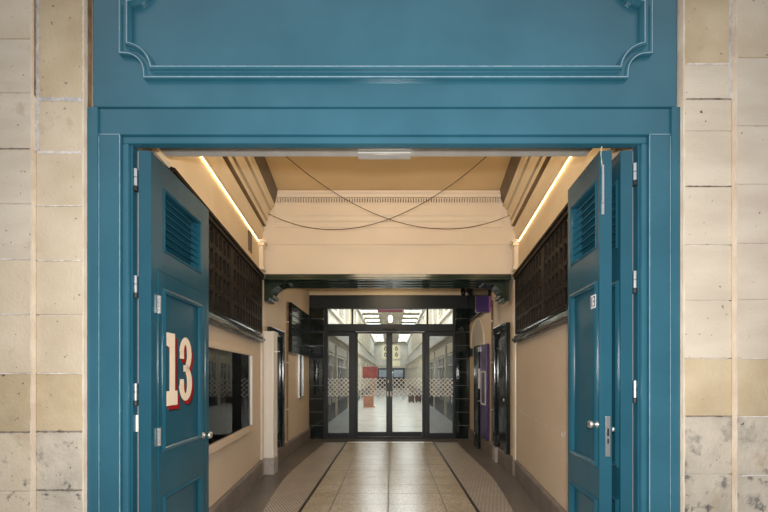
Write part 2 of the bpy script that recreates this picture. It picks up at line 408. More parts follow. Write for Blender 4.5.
for x0, x1 in ((-1.425,-1.389), (1.326,1.359)):
    b = B(TEAL); fbox(b, x0, x1, 1.903, 2.014, 0, 2.612, .010); b.build('jamb_bead', fr)
for x0, x1 in ((-1.389,-1.374), (1.313,1.326)):
    b = B(TEALD); fbox(b, x0, x1, 1.915, 2.014, 0, 2.612, .004); b.build('jamb_stop', fr)
b = B(TEALD); fbox(b, -1.534, 1.468, 1.952, 2.012, 2.72, 2.78, .003); b.build('head_soffit', fr)
for x0, x1 in ((-1.374,-1.356), (1.293,1.313)):
    b = B(PINKG); fbox(b, x0, x1, 1.952, 1.962, 0, 2.60, .002); b.build('lit_gap_strip', fr)  # added pale strip, coloured like the lit plaster behind the jamb gap
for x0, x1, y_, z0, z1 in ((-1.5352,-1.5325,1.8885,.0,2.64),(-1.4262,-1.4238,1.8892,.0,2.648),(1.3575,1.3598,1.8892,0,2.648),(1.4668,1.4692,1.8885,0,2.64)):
    b = B(GLINT); fbox(b, x0, x1, y_, y_+.004, z0, z1, .0006); b.build('highlight_line', fr)  # painted highlights down the board edges
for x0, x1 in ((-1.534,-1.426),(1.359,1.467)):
    b = B(GLINT); fbox(b, x0, x1, 1.8885, 1.8925, 2.6478, 2.6504, .0006); b.build('highlight_line', fr)
def barrel(bb, x, y, z0, z1, r):
    bb.lathe([(0,z0),(r,z0),(r,z1),(0,z1)], (FX(x), y-1.9, 0), 'Z', 14)
for sx, zz in ((-1.364, (2.43, 1.86, 1.285)), (1.303, (2.46, 1.885, 1.30))):
    for z in zz:
        b = B(STEEL, BLACKR)
        barrel(b.m(0), sx, 1.925, z+.012, z+.055, .0105); barrel(b, sx, 1.925, z-.035, z+.008, .0105)
        barrel(b.m(1), sx, 1.925, z-.062, z-.036, .0115)
        b.m(0).box(FX(sx)-.004, FX(sx)+.004, .025, .06, z-.035, z+.055)
        b.build('hinge', fr, smooth=False)
b = B(WHITE); fbox(b, -1.374,-1.356, 1.935,1.949, 1.08, 1.17, .003); b.build('keep_plate', fr)

# ------------------------------------------------------------------ folding leaves
def rect_mould(bb, x0, x1, z0, z1, y, s, w=.026, h=.012):
    """bolection moulding round a panel on the face y, outward normal s*y"""
    pts = [(x0,y,z0),(x1,y,z0),(x1,y,z1),(x0,y,z1)]
    if s < 0: pr_ = [(-w,0),(-w,h*.4),(-w*.5,h),(-w*.15,h*.55),(0,h*.3),(w*.1,-.012)]
    else: pr_ = [(-w,0),(-w,h*.4),(-w*.5,h),(-w*.15,h*.55),(0,h*.3),(w*.1,-.012)]
    pr_ = [(-a if s > 0 else -a, c) for a, c in pr_]
    if s > 0: pts = list(reversed(pts))
    pr_ = [(-a, c) for a, c in pr_]
    return sweep_path(bb, pts, [(-a, c) for a, c in pr_], (0, s, 0), True)

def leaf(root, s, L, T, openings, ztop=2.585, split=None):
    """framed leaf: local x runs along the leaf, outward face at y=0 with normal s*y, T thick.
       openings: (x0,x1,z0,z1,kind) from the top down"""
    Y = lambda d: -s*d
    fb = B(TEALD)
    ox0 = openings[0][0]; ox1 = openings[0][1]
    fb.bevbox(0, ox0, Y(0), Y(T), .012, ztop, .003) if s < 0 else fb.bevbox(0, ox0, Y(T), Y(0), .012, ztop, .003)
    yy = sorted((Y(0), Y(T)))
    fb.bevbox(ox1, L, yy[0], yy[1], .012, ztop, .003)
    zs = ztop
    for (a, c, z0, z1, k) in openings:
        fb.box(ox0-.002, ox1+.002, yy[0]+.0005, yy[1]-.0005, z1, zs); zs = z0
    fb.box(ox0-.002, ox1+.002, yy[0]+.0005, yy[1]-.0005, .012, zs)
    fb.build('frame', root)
    for (a, c, z0, z1, k) in openings:
        if k == 'louvre':
            v = B(TEALD); n = 8; ph = (z1-z0)/n
            v.box(a, c, Y(T-.006), Y(T-.002), z0, z1)
            for i in range(n):
                zc = z0 + ph*(i+.5)
                q = [(a, Y(.002), zc-ph*.42), (a, Y(.008), zc-ph*.50), (a, Y(T-.008), zc+ph*.36), (a, Y(T-.014), zc+ph*.44)]
                v.prism(q, (c-a, 0, 0))
            o = v.build('louvre_vent', root)
            mb = B(TEALD); rect_mould(mb, a, c, z0, z1, 0, s, .016, .007); mb.build('vent_bead', root)
        else:
            p = B(TEALD); y2 = sorted((Y(.016), Y(.030))); p.box(a-.003, c+.003, y2[0], y2[1], z0-.003, z1+.003); p.build('panel', root)
            mb = B(TEALD); rect_mould(mb, a, c, z0, z1, 0, s); mb.build('panel_moulding', root)
    return root

lrz = math.atan2(1, -.057)
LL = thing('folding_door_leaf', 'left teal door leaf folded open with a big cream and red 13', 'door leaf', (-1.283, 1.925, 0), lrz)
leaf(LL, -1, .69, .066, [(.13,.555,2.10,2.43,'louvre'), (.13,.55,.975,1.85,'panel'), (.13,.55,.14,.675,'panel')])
# wicket cut into the lower part: a thin raised frame line, hinges and a knob
b = B(TEALD)
for bx in ((.060,.066,.06,1.97), (.632,.638,.06,1.97)): b.box(bx[0], bx[1], -.0045, .001, bx[2], bx[3])
b.box(.060,.638,-.0045,.001,1.965,1.971)
wk = b.build('wicket_edge', LL)
for z in (1.775, 1.045):
    b = B(STEEL)
    b.box(.042,.082,-.007,.0,z-.05,z+.05)
    for i in range(5):
        b.lathe([(0,-.05+i*.02),(.0075,-.05+i*.02),(.0075,-.0325+i*.02),(0,-.0325+i*.02)], (.062,-.010,z), 'Z', 12)
    b.build('butt_hinge', LL)
b = B(STEEL)
b.lathe([(0,.002),(.022,.002),(.022,-.006),(.010,-.008),(.010,-.030),(.020,-.034),(.026,-.046),(.020,-.058),(0,-.062)], (.598,0,.965), 'Y', 18)
b.build('door_knob', LL, smooth=True)

def digit_one(bb, x, z, w, h, y, t):
    q = [(0,1),(0,.83),(.26,.80),(.26,.205),(0,.205),(0,0),(1,0),(1,.205),(.74,.205),(.74,1)]
    def P(u, v): return (x+u*w, y, z+v*h)
    for poly in ([(0,1),(0,.82),(.27,.80),(.27,1)], [(.27,1),(.27,.2),(.76,.2),(.76,1)], [(0,.2),(0,0),(1,0),(1,.2)]):
        bb.prism([P(*p) for p in poly], (0, -t, 0))
def digit_three(bb, x, z, w, h, y, t):
    def arc(cx, cz, rx, rz_, a0, a1, n=18): return [(cx+rx*math.cos(R(a0+(a1-a0)*i/n)), cz+rz_*math.sin(R(a0+(a1-a0)*i/n))) for i in range(n+1)]
    for (cz, rzo, a0, a1) in ((.735,.265,172,-78), (.275,.275,78,-172)):
        o = arc(.46,cz,.54 if cz < .5 else .50,rzo,a0,a1); i_ = arc(.44,cz,.14,rzo-.115,a0,a1)
        for k in range(len(o)-1):
            q = [o[k], o[k+1], i_[k+1], i_[k]]
            bb.prism([(x+u*w, y, z+v*h) for u, v in q], (0, -t, 0))
    bb.prism([(x+u*w, y, z+v*h) for u, v in ((.28,.46),(.62,.46),(.74,.51),(.62,.56),(.28,.56))], (0, -t, 0))
    # blunt ends of the two bowls
    bb.prism([(x+u*w, y, z+v*h) for u, v in ((-.02,.66),(.32,.66),(.31,.78),(0,.78))], (0, -t, 0))
    bb.prism([(x+u*w, y, z+v*h) for u, v in ((-.04,.22),(0,.34),(.30,.34),(.32,.22))], (0, -t, 0))
Y0 = .0155
numb = thing('tmp', None, None); bpy.data.objects.remove(numb)
for nm, m_, dx, dz, yy, lab in (('numeral_black_shadow', NBLK, .034, -.036, Y0, 'black shadow edge of the 13'), ('numeral_red_shadow', NRED, .022, -.024, Y0-.0012, 'red drop shadow of the 13'), ('numeral', NCREAM, 0, 0, Y0-.0024, 'cream painted figures 13')):
    b = B(m_)
    digit_one(b, .170+dx, 1.205+dz, .118, .43, yy, .001)
    digit_three(b, .318+dx, 1.222+dz, .150, .405, yy, .001)
    b.build(nm, LL)['label'] = lab

rrz = math.atan2(1, .075)
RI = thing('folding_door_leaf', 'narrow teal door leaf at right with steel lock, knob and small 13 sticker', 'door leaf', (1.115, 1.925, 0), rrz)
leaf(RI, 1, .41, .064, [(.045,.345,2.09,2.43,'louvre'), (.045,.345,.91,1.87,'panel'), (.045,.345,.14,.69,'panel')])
b = B(STEEL); b.bevbox(-.004,.002,-.054,-.030,.95,1.165,.0015); b.build('lock_plate', RI)
b = B(BLACKR); b.box(-.0055,-.003,-.047,-.037,1.06,1.10); b.box(-.0055,-.003,-.046,-.038,1.02,1.045); b.build('latch_slot', RI)
b = B(STEEL); b.lathe([(0,0),(.020,0),(.020,.006),(.011,.009),(.011,.022),(.019,.026),(.022,.036),(.016,.046),(0,.048)], (.024,0,1.118), 'Y', 18); b.build('door_knob', RI, smooth=True)
b = B(STEEL); b.lathe([(0,0),(.014,0),(.014,-.012),(0,-.014)], (.006,-.064,1.095), 'Y', 16); b.build('thumb_turn', RI, smooth=True)
b = B(PAPER); b.box(.014,.068,.0118,.0135,1.75,1.822); st = b.build('number_sticker', RI)
b = B(NBLK)
b.box(.052,.060,.0135,.0142,1.758,1.814)
for z in (1.758,1.783,1.807): b.box(.022,.042,.0135,.0142,z,z+.007)
b.box(.020,.027,.0135,.0142,1.760,1.812)
b.build('sticker_print', st)
b = B(STEEL); b.bevbox(-.006,.0,-.022,-.008,2.24,2.46,.002); b.lathe([(0,2.30),(.006,2.30),(.006,2.50),(0,2.50)], (-.010,-.012,0), 'Z', 10); b.build('flush_bolt', RI)
b = B(CORD); b.tube([(-.012,-.006,2.60),(-.014,.0,2.56),(-.013,-.004,2.52),(-.010,-.010,2.49)], .0025, 6); b.build('pull_cord', RI)
RO = thing('folding_door_leaf', 'teal door leaf folded behind the lock leaf, hinged to the right jamb', 'door leaf', (1.228, 1.925, 0), rrz)
leaf(RO, 1, .41, .062, [(.045,.345,2.09,2.43,'louvre'), (.045,.345,.91,1.87,'panel'), (.045,.345,.14,.69,'panel')])

# ------------------------------------------------------------------ rail and fitting under the head
rl = thing('shutter_rail', 'pale metal rail running under the teal door head', 'rail', (-.09, 2.16, ZU(1.34)))
b = B(RAILM); b.bevbox(-1.28,1.28,-.04,.04,0,.035,.004); b.box(-1.28,1.28,-.03,.03,.035,.09); b.build('channel', rl)
b = B(MATS['pale_galvanised_rail']); b.bevbox(-.32,1.28,-.052,-.041,.012,.030,.002); b.build('front_lip', rl)
ft = thing('strip_fitting', 'pale slotted fitting fixed under the middle of the metal rail', 'fitting', (-.04, 2.175, ZU(1.327)))
b = B(RAILM); b.bevbox(-.16,.16,-.032,.032,0,.012,.004); b.build('body', ft)
b = B(RAILM)
for i in range(7): b.box(-.06+i*.02,-.048+i*.02,-.02,.02,-.0015,.001)
b.build('vent_slots', ft)

# ------------------------------------------------------------------ passage walls
b = B(CREAM); b.prism([(XL(2.02),2.02,0),(XL(5.0),5.0,0),(XL(5.0)-.2,5.0,0),(XL(2.02)-.3,2.02,0)], (0,0,4.2)); wl = struct(b.build('wall_left'))
b = B(CREAM); b.prism([(XR(2.02),2.02,0),(XR(5.0),5.0,0),(XR(5.0)+.2,5.0,0),(XR(2.02)+.3,2.02,0)], (0,0,4.2)); wr = struct(b.build('wall_right'))
b = B(CREAM); b.box(XRL-.25, XRL, 5.0, 8.2, 0, 3.5); wrl = struct(b.build('wall_rear_left'))
b = B(CREAM); b.box(XRR, XRR+.25, 5.0, 8.2, 0, 3.5); wrr = struct(b.build('wall_rear_right'))
b = B(CORN); b.box(-1.7, 1.65, 2.02, 2.10, 2.76, 4.2); struct(b.build('wall_above_door'))
# beam wall facing the street, with its stepped cornice
b = B(LINTEL)
b.box(-2.0, 1.95, 5.0, 5.5, ZU(1.416), 4.2)
b.box(-1.8, 1.74, 4.988, 5.0, ZU(1.82), ZU(2.5))
wm = struct(b.build('wall_over_beam'))
b = B(LINTEL)
b.prism([(-1.6,5.0,ZU(2.05)),(-1.6,4.975,ZU(2.05)),(-1.6,4.972,ZU(2.12)),(-1.6,4.955,ZU(2.14)),(-1.6,4.950,ZU(2.19)),(-1.6,4.935,ZU(2.21)),(-1.6,4.935,ZU(2.35)),(-1.6,4.925,ZU(2.36)),(-1.6,4.925,ZU(2.375)),
         (-1.6,4.965,ZU(2.375)),(-1.6,4.965,ZU(2.44)),(-1.6,4.915,ZU(2.445)),(-1.6,4.91,ZU(2.475)),(-1.6,4.885,ZU(2.50)),(-1.6,4.885,ZU(2.52)),(-1.6,5.0,ZU(2.52))], (3.13,0,0))
n = 88
for i in range(n):
    x = -1.575 + 3.08*i/n; b.box(x, x+.021, 4.918, 4.966, ZU(2.376), ZU(2.438))
t1 = struct(b.build('trim_1'), 'cream dentil cornice across the passage under the ceiling')
b = B(BROWNP); b.box(-1.57,1.50,4.958,4.9655,ZU(2.377),ZU(2.439)); b.build('dentil_gap_shade', t1)  # dark strip painting in the shade between the dentils
# ceiling
b = B(CEIL); b.prism([(-1.6,2.10,3.905),(1.6,2.10,3.905),(1.6,5.0,3.905),(-1.6,5.0,3.905)], (0,0,.1)); struct(b.build('ceiling'))
b = B(CREAM); b.box(-2.1,2.05,2.05,8.2,4.2,4.3); b.box(-2.05,2.0,5.2,8.2,3.4,3.5); struct(b.build('ceiling_rear'))
# side cornices, swept along the splayed walls (offset from wall, height over eye)
CP = [(-.02,1.40),(.035,1.36),(.05,1.375),(.05,1.40),(.012,1.425),(.004,1.785),(.012,1.79),(.014,1.815),(-.012,1.825),(-.012,1.85),(.004,1.86),(.004,1.93),(.014,1.985),(.032,2.01),(.036,2.03),(-.01,2.04),(-.01,2.068),(.06,2.075),(.072,2.10),
      (.072,2.125),(.03,2.13),(.03,2.15),(.085,2.16),(.10,2.21),(.118,2.25),(.122,2.265),(.08,2.27),(.08,2.29),(.14,2.30),(.15,2.335),(.185,2.345),(.185,2.37),(-.02,2.37)]
for nm, fn, s in (('trim_2', XL, 1), ('trim_3', XR, -1)):
    b = B(CORN, FRIEZE, GROOVE)
    V = []
    b.loft([[(fn(y)+s*o, y, ZU(u)) for o, u in CP] for y in (2.105, 4.995)])
    o = b.build(nm)
    for p in o.data.polygons:
        c = p.center
        if ZU(1.43) < c.z < ZU(1.78) and abs(p.normal.x) > .7: p.material_index = 1
        if any(a < c.z-EYE < e_ for a, e_ in ((1.822,1.852),(2.036,2.072),(2.127,2.152),(2.266,2.294))): p.material_index = 2
    struct(o, 'cream cornice with cove and frieze above the %s dark grille' % ('left' if s > 0 else 'right'))
    # brown upstand of the coffer
    b = B(BROWNP); b.loft([[(fn(y)+s*q, y, z) for q, z in ((.182,ZU(2.35)),(.192,ZU(2.36)),(.240,3.904),(.10,3.904),(.10,ZU(2.35)))] for y in (2.105,4.93)])
    b.build('coffer_side', o)
    # corner bracket block
    b = B(CREAMG)
    for y0, q0, q1, z0, z1 in ((4.80,.0,.06,1.46,1.74),(4.785,.0,.08,1.74,1.78),(4.77,.0,.10,1.78,1.815),(4.79,.0,.075,1.42,1.46)):
        b.loft([[(fn(y)+s*q, y, ZU(z)) for q, z in ((q0,z0),(q1,z0),(q1,z1),(q0,z1))] for y in (y0, 4.93)])
    b.build('bracket_block', o)
    # small air grille in the frieze
    if s > 0:
        b = B(BROWNP); b.loft([[(fn(y)+s*q, y, ZU(z)) for q, z in ((.004,1.50),(.018,1.50),(.018,1.74),(.002,1.74))] for y in (4.28,4.42)]); b.build('air_grille', o)
for fn, s, lab in ((XL, 1, 'warm glowing light strip along the left cornice'), (XR, -1, 'warm glowing light strip along the right cornice')):
    b = B(LED); b.loft([[(fn(y)+s*q, y, ZU(z)) for q, z in ((.012,1.780),(.017,1.780),(.017,1.785),(.012,1.785))] for y in (2.15, 4.76)])
    tag(b.build('light_strip'), lab, 'light strip')

# dark slotted grilles below the friezes
def grille(fn, s, lab):
    y0, y1 = 2.35, 4.86
    ang = math.atan2(1, (fn(5)-fn(4)))
    root = thing('slotted_grille', lab, 'grille', (fn(y0), y0, 0), ang)
    Lg = (y1-y0)*math.sqrt(1+(fn(5)-fn(4))**2)
    Y = lambda d: (-d if s > 0 else d)                 # d = distance out from the wall
    z0, z1 = 1.825, ZU(1.37)
    def bb(B_, a, c, d0, d1, za_, zb_): return B_.box(a, c, Y(d0), Y(d1), za_, zb_)
    k = B(GRILLEBACK); bb(k, 0, Lg, .002, .008, z0, z1); k.build('backing', root)
    f = B(BROWND)
    bb(f, 0, Lg, .0, .055, z1-.07, z1); bb(f, 0, Lg, .0, .07, z1-.03, z1-.005)
    f.build('top_rail', root)
    f = B(BLACKG)
    q = [(.0,z0),(.05,z0),(.055,z0+.02),(.075,z0+.03),(.078,z0+.055),(.05,z0+.062),(.05,z0+.085),(.032,z0+.11),(.03,z0+.13),(0,z0+.13)]
    f.prism([(0, Y(d), z) for d, z in q], (Lg,0,0)); f.build('sill_moulding', root)
    npan = 2; pw = Lg/npan
    for p in range(npan):
        g = B(BROWND); a0, a1 = p*pw, (p+1)*pw; za_, zb_ = z0+.13, z1-.07
        bb(g, a0, a0+.05, 0, .038, za_, zb_); bb(g, a1-.05, a1, 0, .038, za_, zb_)
        nr = 4; rh = (zb_-za_)/nr; nc = 11; cw = (pw-.10)/nc
        for r in range(nr+1):
            z = za_ + r*rh; bb(g, a0+.05, a1-.05, .012, .034, max(za_, z-.020), min(zb_, z+.020))
        for c in range(nc+1):
            x = a0+.05+c*cw; bb(g, x-.012, x+.012, .012, .034, za_, zb_)
        # rounded slot ends
        for r in range(nr):
            for c in range(nc):
                xc = a0+.05+(c+.5)*cw; hw = cw/2-.010
                for zc, d in ((za_+r*rh+.020, 1), (za_+(r+1)*rh-.020, -1)):
                    for sg in (-1, 1):
                        g.prism([(xc+sg*hw, Y(.012), zc), (xc+sg*hw*.25, Y(.012), zc), (xc+sg*hw*.72, Y(.012), zc+d*.010), (xc+sg*hw, Y(.012), zc+d*.03)], (0, Y(.0218), 0))
        g.build('slotted_panel', root)
    return root
grille(XL, 1, 'dark slotted timber grille along the left wall above the display case')
grille(XR, -1, 'dark slotted timber grille along the right wall above bare cream plaster')

# corner posts
for fn, x0, x1, lab, z1 in ((XL, -1.786, -1.762, 'slim cream corner post at the end of the left splayed wall', ZU(1.36)), (XR, 1.688, 1.714, 'slim cream corner post at the end of the right splayed wall', ZU(1.36))):
    t = thing('corner_post', lab, 'post', ((x0+x1)/2, 4.95, 0))
    b = B(CREAMG); b.bevbox(x0-(x0+x1)/2, x1-(x0+x1)/2, -.045, .05, .235, z1, .010); b.build('shaft', t)
    b = B(PLINTH); b.bevbox(x0-(x0+x1)/2-.004, x1-(x0+x1)/2+.004, -.052, .05, 0.002, .235, .004); b.build('plinth', t)

# skirtings
def skirt(name, fn, s, y0, y1, nj, lab=None):
    b = B(SKIRT, GROUT); step = (y1-y0)/nj
    for i in range(nj):
        ya, yb = y0+i*step+.002, y0+(i+1)*step-.002
        b.m(0).loft([[(fn(y)+s*q, y, z) for q, z in ((0,.002),(.035,.002),(.035,.215),(.022,.236),(0,.238))] for y in (ya, yb)])
    b.m(1).loft([[(fn(y)+s*q, y, z) for q, z in ((0,.002),(.031,.002),(.031,.21),(.018,.23),(0,.23))] for y in (y0, y1)])
    return struct(b.build(name))
skirt('baseboard_left', XL, 1, 2.03, 4.89, 9)
skirt('baseboard_right', XR, -1, 2.03, 4.89, 9)
skirt('baseboard_rear_left', lambda y: XRL, 1, 5.22, 7.88, 4)
skirt('baseboard_rear_right', lambda y: XRR, -1, 5.03, 7.88, 5)

# scuffs on the right plaster
b = B(PAPER)
rnd = random.Random(5)
for i in range(26):
    y = 2.55 + 2.2*i/26 + rnd.uniform(-.03,.03); z = EYE - .50 + .02*(y-2.5) + rnd.uniform(-.012,.012) - .02
    w, h = rnd.uniform(.006,.03), rnd.uniform(.008,.05)
    if rnd.random() < .35: continue
    b.loft([[(XR(yy)-q, yy, zz) for q, zz in ((0,z-h/2),(.0015,z-h/2+.002),(.0015,z+h/2),(0,z+h/2))] for yy in (y-w/2, y+w/2)])
o = b.build('paint_flake', wr); o['kind'] = 'stuff'

# display case on the left wall
ang = math.atan2(1, -.115)
dc = thing('display_case', 'glazed dark display case in a tan frame on the left wall', 'display case', (XL(2.45), 2.45, 0), ang)
Lc = 1.86
def cbx(bb, a, c, d0, d1, z0, z1, bev=.003): return bb.bevbox(a, c, -d1, -d0, z0, z1, bev)
b = B(CASEB); b.box(.05, Lc-.05, -.02, -.004, .80, 1.62); b.build('backing_board', dc)
b = B(SEAM)
for z in (1.07, 1.29, 1.47): b.box(.05, Lc-.05, -.022, -.02, z-.003, z+.003)
for x in (.46,.92,1.38): b.box(x-.002, x+.002, -.022, -.02, .80, 1.62)
b.build('board_seam', dc)
b = B(CREAM)
cbx(b, 0, Lc, 0, .055, 1.62, 1.68); cbx(b, 0, Lc, 0, .065, .73, .80)
b.build('frame', dc)
for a_ in (Lc-.055, 0):
    b = B(WHITE); cbx(b, a_, a_+.055, 0, .06, .80, 1.62); b.build('stile', dc)
b = B(GLASSC); b.box(.055, Lc-.055, -.042, -.038, .80, 1.62); b.build('glass_pane', dc)

# boxed white column at the left corner
bc = thing('boxed_column', 'white boxed column on a grey plinth past the left corner post', 'column', (-1.71, 5.11, 0))
b = B(WHITE); b.bevbox(-.075,.07,-.09,.09,.237,2.0,.006); b.bevbox(-.078,.078,-.094,.094,1.965,2.005,.005); b.build('shaft', bc)
b = B(PLINTH); b.bevbox(-.078,.078,-.095,.095,.002,.237,.004); b.build('plinth', bc)
b = B(STEEL); b.box(.07,.085,.0,.03,1.72,1.735); b.box(.085,.13,.01,.02,1.725,1.732); b.build('hook', bc)

# side doors in black frames
def side_door(name, x, s, y0, y1, z0, z1, lab):
    root = thing(name, lab, 'door', (x, (y0+y1)/2, 0)); root['kind'] = 'structure'
    del root['category']
    h = (y1-y0)/2
    f = B(BLACKG)
    for a, c, za_, zb_ in ((-h,-h+.09,z0,z1),(h-.09,h,z0,z1),(-h+.09,h-.09,z1-.09,z1)): f.bevbox(min(0,s*.06), max(0,s*.06), a, c, za_, zb_, .006)
    f.build('frame', root)
    l = B(BLACKG); l.box(0, s*.012, -h+.09, h-.09, z0, z1-.09); l.bevbox(min(0,s*.024), max(0,s*.024), -h+.16, h-.16, z0+.1, z0+.8, .004); l.bevbox(min(0,s*.024), max(0,s*.024), -h+.16, h-.16, z0+.95, z1-.2, .004)
    l.build('leaf', root)
    k = B(STEEL); k.lathe([(0,0),(.02,0),(.012,s*.02),(.024,s*.045),(0,s*.055)], (s*.012,-h+.13,1.02), 'X', 14); k.build('door_handle', root, smooth=True)
    return root
side_door('door_1', XRL, 1, 5.23, 5.90, .24, 2.10, 'black framed side door in the left rear wall behind the white column')
side_door('door_2', XRR, -1, 5.22, 5.90, .24, 2.16, 'dark green-black side door in the right rear wall')
b = B(PLINTH); b.bevbox(-.035,.035,-.08,.08,.002,.236,.004)
o = tag(b.build('door_plinth'), 'pale grey stone plinth block at the foot of the right side door', 'plinth'); o.location = (XRR-.042, 5.80, 0)
for x, s, y, lab in ((XRL, 1, 6.2, 'thin brown pipe running down the left rear wall'), (XRR, -1, 6.10, 'thin brown pipe running down the right rear wall')):
    t = thing('wall_pipe', lab, 'pipe', (x+s*.018, y, 0))
    b = B(RUST if s > 0 else BROWNP); b.tube([(0,0,.26),(0,0,2.66)], .014, 8); b.build('pipe', t)
    for z in (.8,1.6,2.3):
        b = B(STEEL); b.box(-.016,.016,-.018,.018,z,z+.02); b.build('pipe_clip', t)

# rear left louvred panel and notice
lp = thing('louvred_panel', 'black horizontally boarded panel high on the left rear wall', 'panel', (XRL+.003, 6.30, 0))
b = B(BLACKG); b.bevbox(0,.05,0,1.58,1.80,2.675,.004); b.build('backing', lp)
b = B(BLACKG)
for i in range(8): b.bevbox(.05,.064,.01,1.57,1.815+i*.107,1.815+i*.107+.092,.005)
b.build('boarding', lp)
fn_ = thing('framed_notice', 'narrow black framed notice on the left rear wall beside the tiled pier', 'notice', (XRL, 7.12, 0))
b = B(STEEL)
for y0, y1, z0, z1 in ((-.17,-.150,.95,1.80),(.145,.17,.95,1.80),(-.145,.145,.95,.975),(-.145,.145,1.775,1.80)): b.bevbox(0,.03,y0,y1,z0,z1,.003)
b.build('frame', fn_)
b = B(SHOPD); b.box(0,.012,-.145,.145,.975,1.775); b.build('sheet', fn_)
b = B(SEAM)
rnd = random.Random(9)
for i in range(9): z = 1.05+i*.075; b.box(.012,.0135,-.11,-.11+rnd.uniform(.08,.2),z,z+.022)
b.build('print_line', fn_)

# beam with corbels
bmz0, bmz1 = ZU(1.335), ZU(1.405)
bt = thing('cross_beam', 'glossy bottle-green beam across the passage with curved corbels at its ends', 'beam', (-.03, 5.25, bmz0))
b = B(BEAMG)
b.bevbox(-1.765,1.695,-.262,.24,0,.078,.006)
b.bevbox(-1.765,1.695,-.272,-.26,.03,.055,.004)
for y in (-.13,.02,.15): b.bevbox(-1.76,1.69,y-.025,y+.025,-.012,0,.004)
b.build('beam', bt)
for s, x in ((1,-1.768),(-1,1.698)):
    b = B(BEAMG)
    pts = [(x,-.02)]
    for i in range(9): a = R(90*i/8); pts.append((x + s*(.34 - .26*math.sin(a)), -.02 - .20*(1-math.cos(a))))
    pts += [(x+s*.075,-.245),(x+s*.05,-.27),(x,-.27)]
    pts[0] = (x,.0); pts.insert(1, (x+s*.36, 0))
    b.prism([(px_, -.15, pz_) for px_, pz_ in pts], (0,.26,0))
    b.tube([(x+s*.10,-.155,-.195),(x+s*.10,.115,-.195)], .03, 12)
    b.build('corbel', bt)
# cornice band at top of rear wall over header
b = B(CORN); b.box(-1.8,1.73,7.92,8.2,ZU(1.78),3.42); struct(b.build('wall_over_screen'))

# ------------------------------------------------------------------ glazed entrance screen at the far end
def tcol(x0, x1, lab):
    t = thing('tiled_pier', lab, 'pier', ((x0+x1)/2, 7.95, 0)); w = (x1-x0)/2
    b = B(GROUT); b.box(-w+.003,w-.003,-.045,.25,.002,2.866); b.build('core', t)
    b = B(TILEK); h = .293
    k = 0; z = .004
    while z < 2.85:
        b.bevbox(-w, w-.001, -.055, .03, z, min(z+h-.006, 2.866), .005); z += h
    b.build('tile_course', t)
    return t
tcol(-1.797,-1.492,'black glazed tile pier left of the glass doors')
tcol(1.426,1.727,'black glazed tile pier right of the glass doors')
scn = thing('glazed_screen', 'dark framed glazed entrance screen with transom lights around the sliding doors', 'screen', (-.035, 8.0, 0))
def SX(px, Y=8.0): return (px-391)*Y/360 + .035
def SZ(py, Y=8.0): return EYE + (376-py)*Y/360
X0, X1 = SX(324.2), SX(455)
zt0, zt1 = SZ(331.5), SZ(324.3)
b = B(ALUD)
b.bevbox(SX(310)+.003, SX(469.8), -.075,.05, SZ(309), ZU(1.78), .006); b.build('header', scn)
b = B(ALUD); b.bevbox(X0, X1, -.06,.05, zt0, zt1, .005); b.build('transom', scn)
for a, c in ((X0, X0+.085), (X1-.05, X1)):
    b = B(ALUD); b.bevbox(a, c, -.04,.05, 0.002, SZ(309), .004); b.build('jamb', scn)
for px in (352.3, 427.5):
    b = B(ALUD); b.bevbox(SX(px)-.02, SX(px)+.02, -.03,.04, zt1, SZ(309), .003); b.build('transom_mullion', scn)
for a, c in ((349,355.5),(424.5,429.5)):
    b = B(ALUD); b.bevbox(SX(a), SX(c), -.02,.05, 0.002, zt0, .004); b.build('mullion', scn)
for a, c in ((X0+.085, SX(349)), (SX(429.5), X1-.05)):
    b = B(ALUD); b.bevbox(a, c, -.03,.04, .002, SZ(433), .004); b.build('bottom_rail', scn)
    b = B(ALUD); b.bevbox(a, c, -.03,.04, SZ(336), zt0, .004); b.build('top_rail', scn)
def lattice(x0, x1, z0, z1, y, pitch=.100, w=.016):
    b = B(DECAL)
    H = z1-z0; k = -int(H/pitch)-1
    n = int((x1-x0)/pitch)+int(H/pitch)+2
    def clip(xa, za_, xb_, zb_):
        (ta, tb) = (0., 1.); dx = xb_-xa
        for lim, sg in ((x0, 1), (x1, -1)):
            fa, fb = sg*(xa-lim), sg*(xb_-lim)
            if fa < 0 and fb < 0: return None
            if fa < 0: ta = max(ta, fa/(fa-fb))
            elif fb < 0: tb = min(tb, fa/(fa-fb))
        if tb-ta < .02: return None
        return (xa+dx*ta, za_+(zb_-za_)*ta, xa+dx*tb, za_+(zb_-za_)*tb)
    for i in range(-6, n+6):
        for sg in (1, -1):
            xs = x0 + i*pitch
            c = clip(xs, z0, xs+sg*H, z1)
            if not c: continue
            xa, za_, xb_, zb_ = c; L = math.hypot(xb_-xa, zb_-za_); nx, nz = -(zb_-za_)/L*w/2, (xb_-xa)/L*w/2
            yy = y if sg > 0 else y-.0006
            b.prism([(xa+nx,yy,za_+nz),(xb_+nx,yy,zb_+nz),(xb_-nx,yy,zb_-nz),(xa-nx,yy,za_-nz)], (0,.0012,0))
    return b
zl0, zl1 = SZ(396.3), SZ(378.2)
for a, c in ((X0+.085, SX(349)), (SX(429.5), X1-.05)):
    b = B(GLASST); b.box(a, c, -.004,.004, SZ(433), SZ(336)); gp = b.build('side_pane', scn)
    lattice(a, c, zl0, zl1, -.0065).build('lattice_decal', gp)
for a, c in ((X0+.085, SX(352.3)-.02), (SX(352.3)+.02, SX(427.5)-.02), (SX(427.5)+.02, X1-.05)):
    b = B(GLASS); b.box(a, c, -.004,.004, zt1, SZ(309)); b.build('transom_pane', scn)
b = B(BLACKR); b.bevbox(-.13,.13,-.10,-.06, SZ(330), SZ(326.8), .008); b.build('motion_sensor', scn)
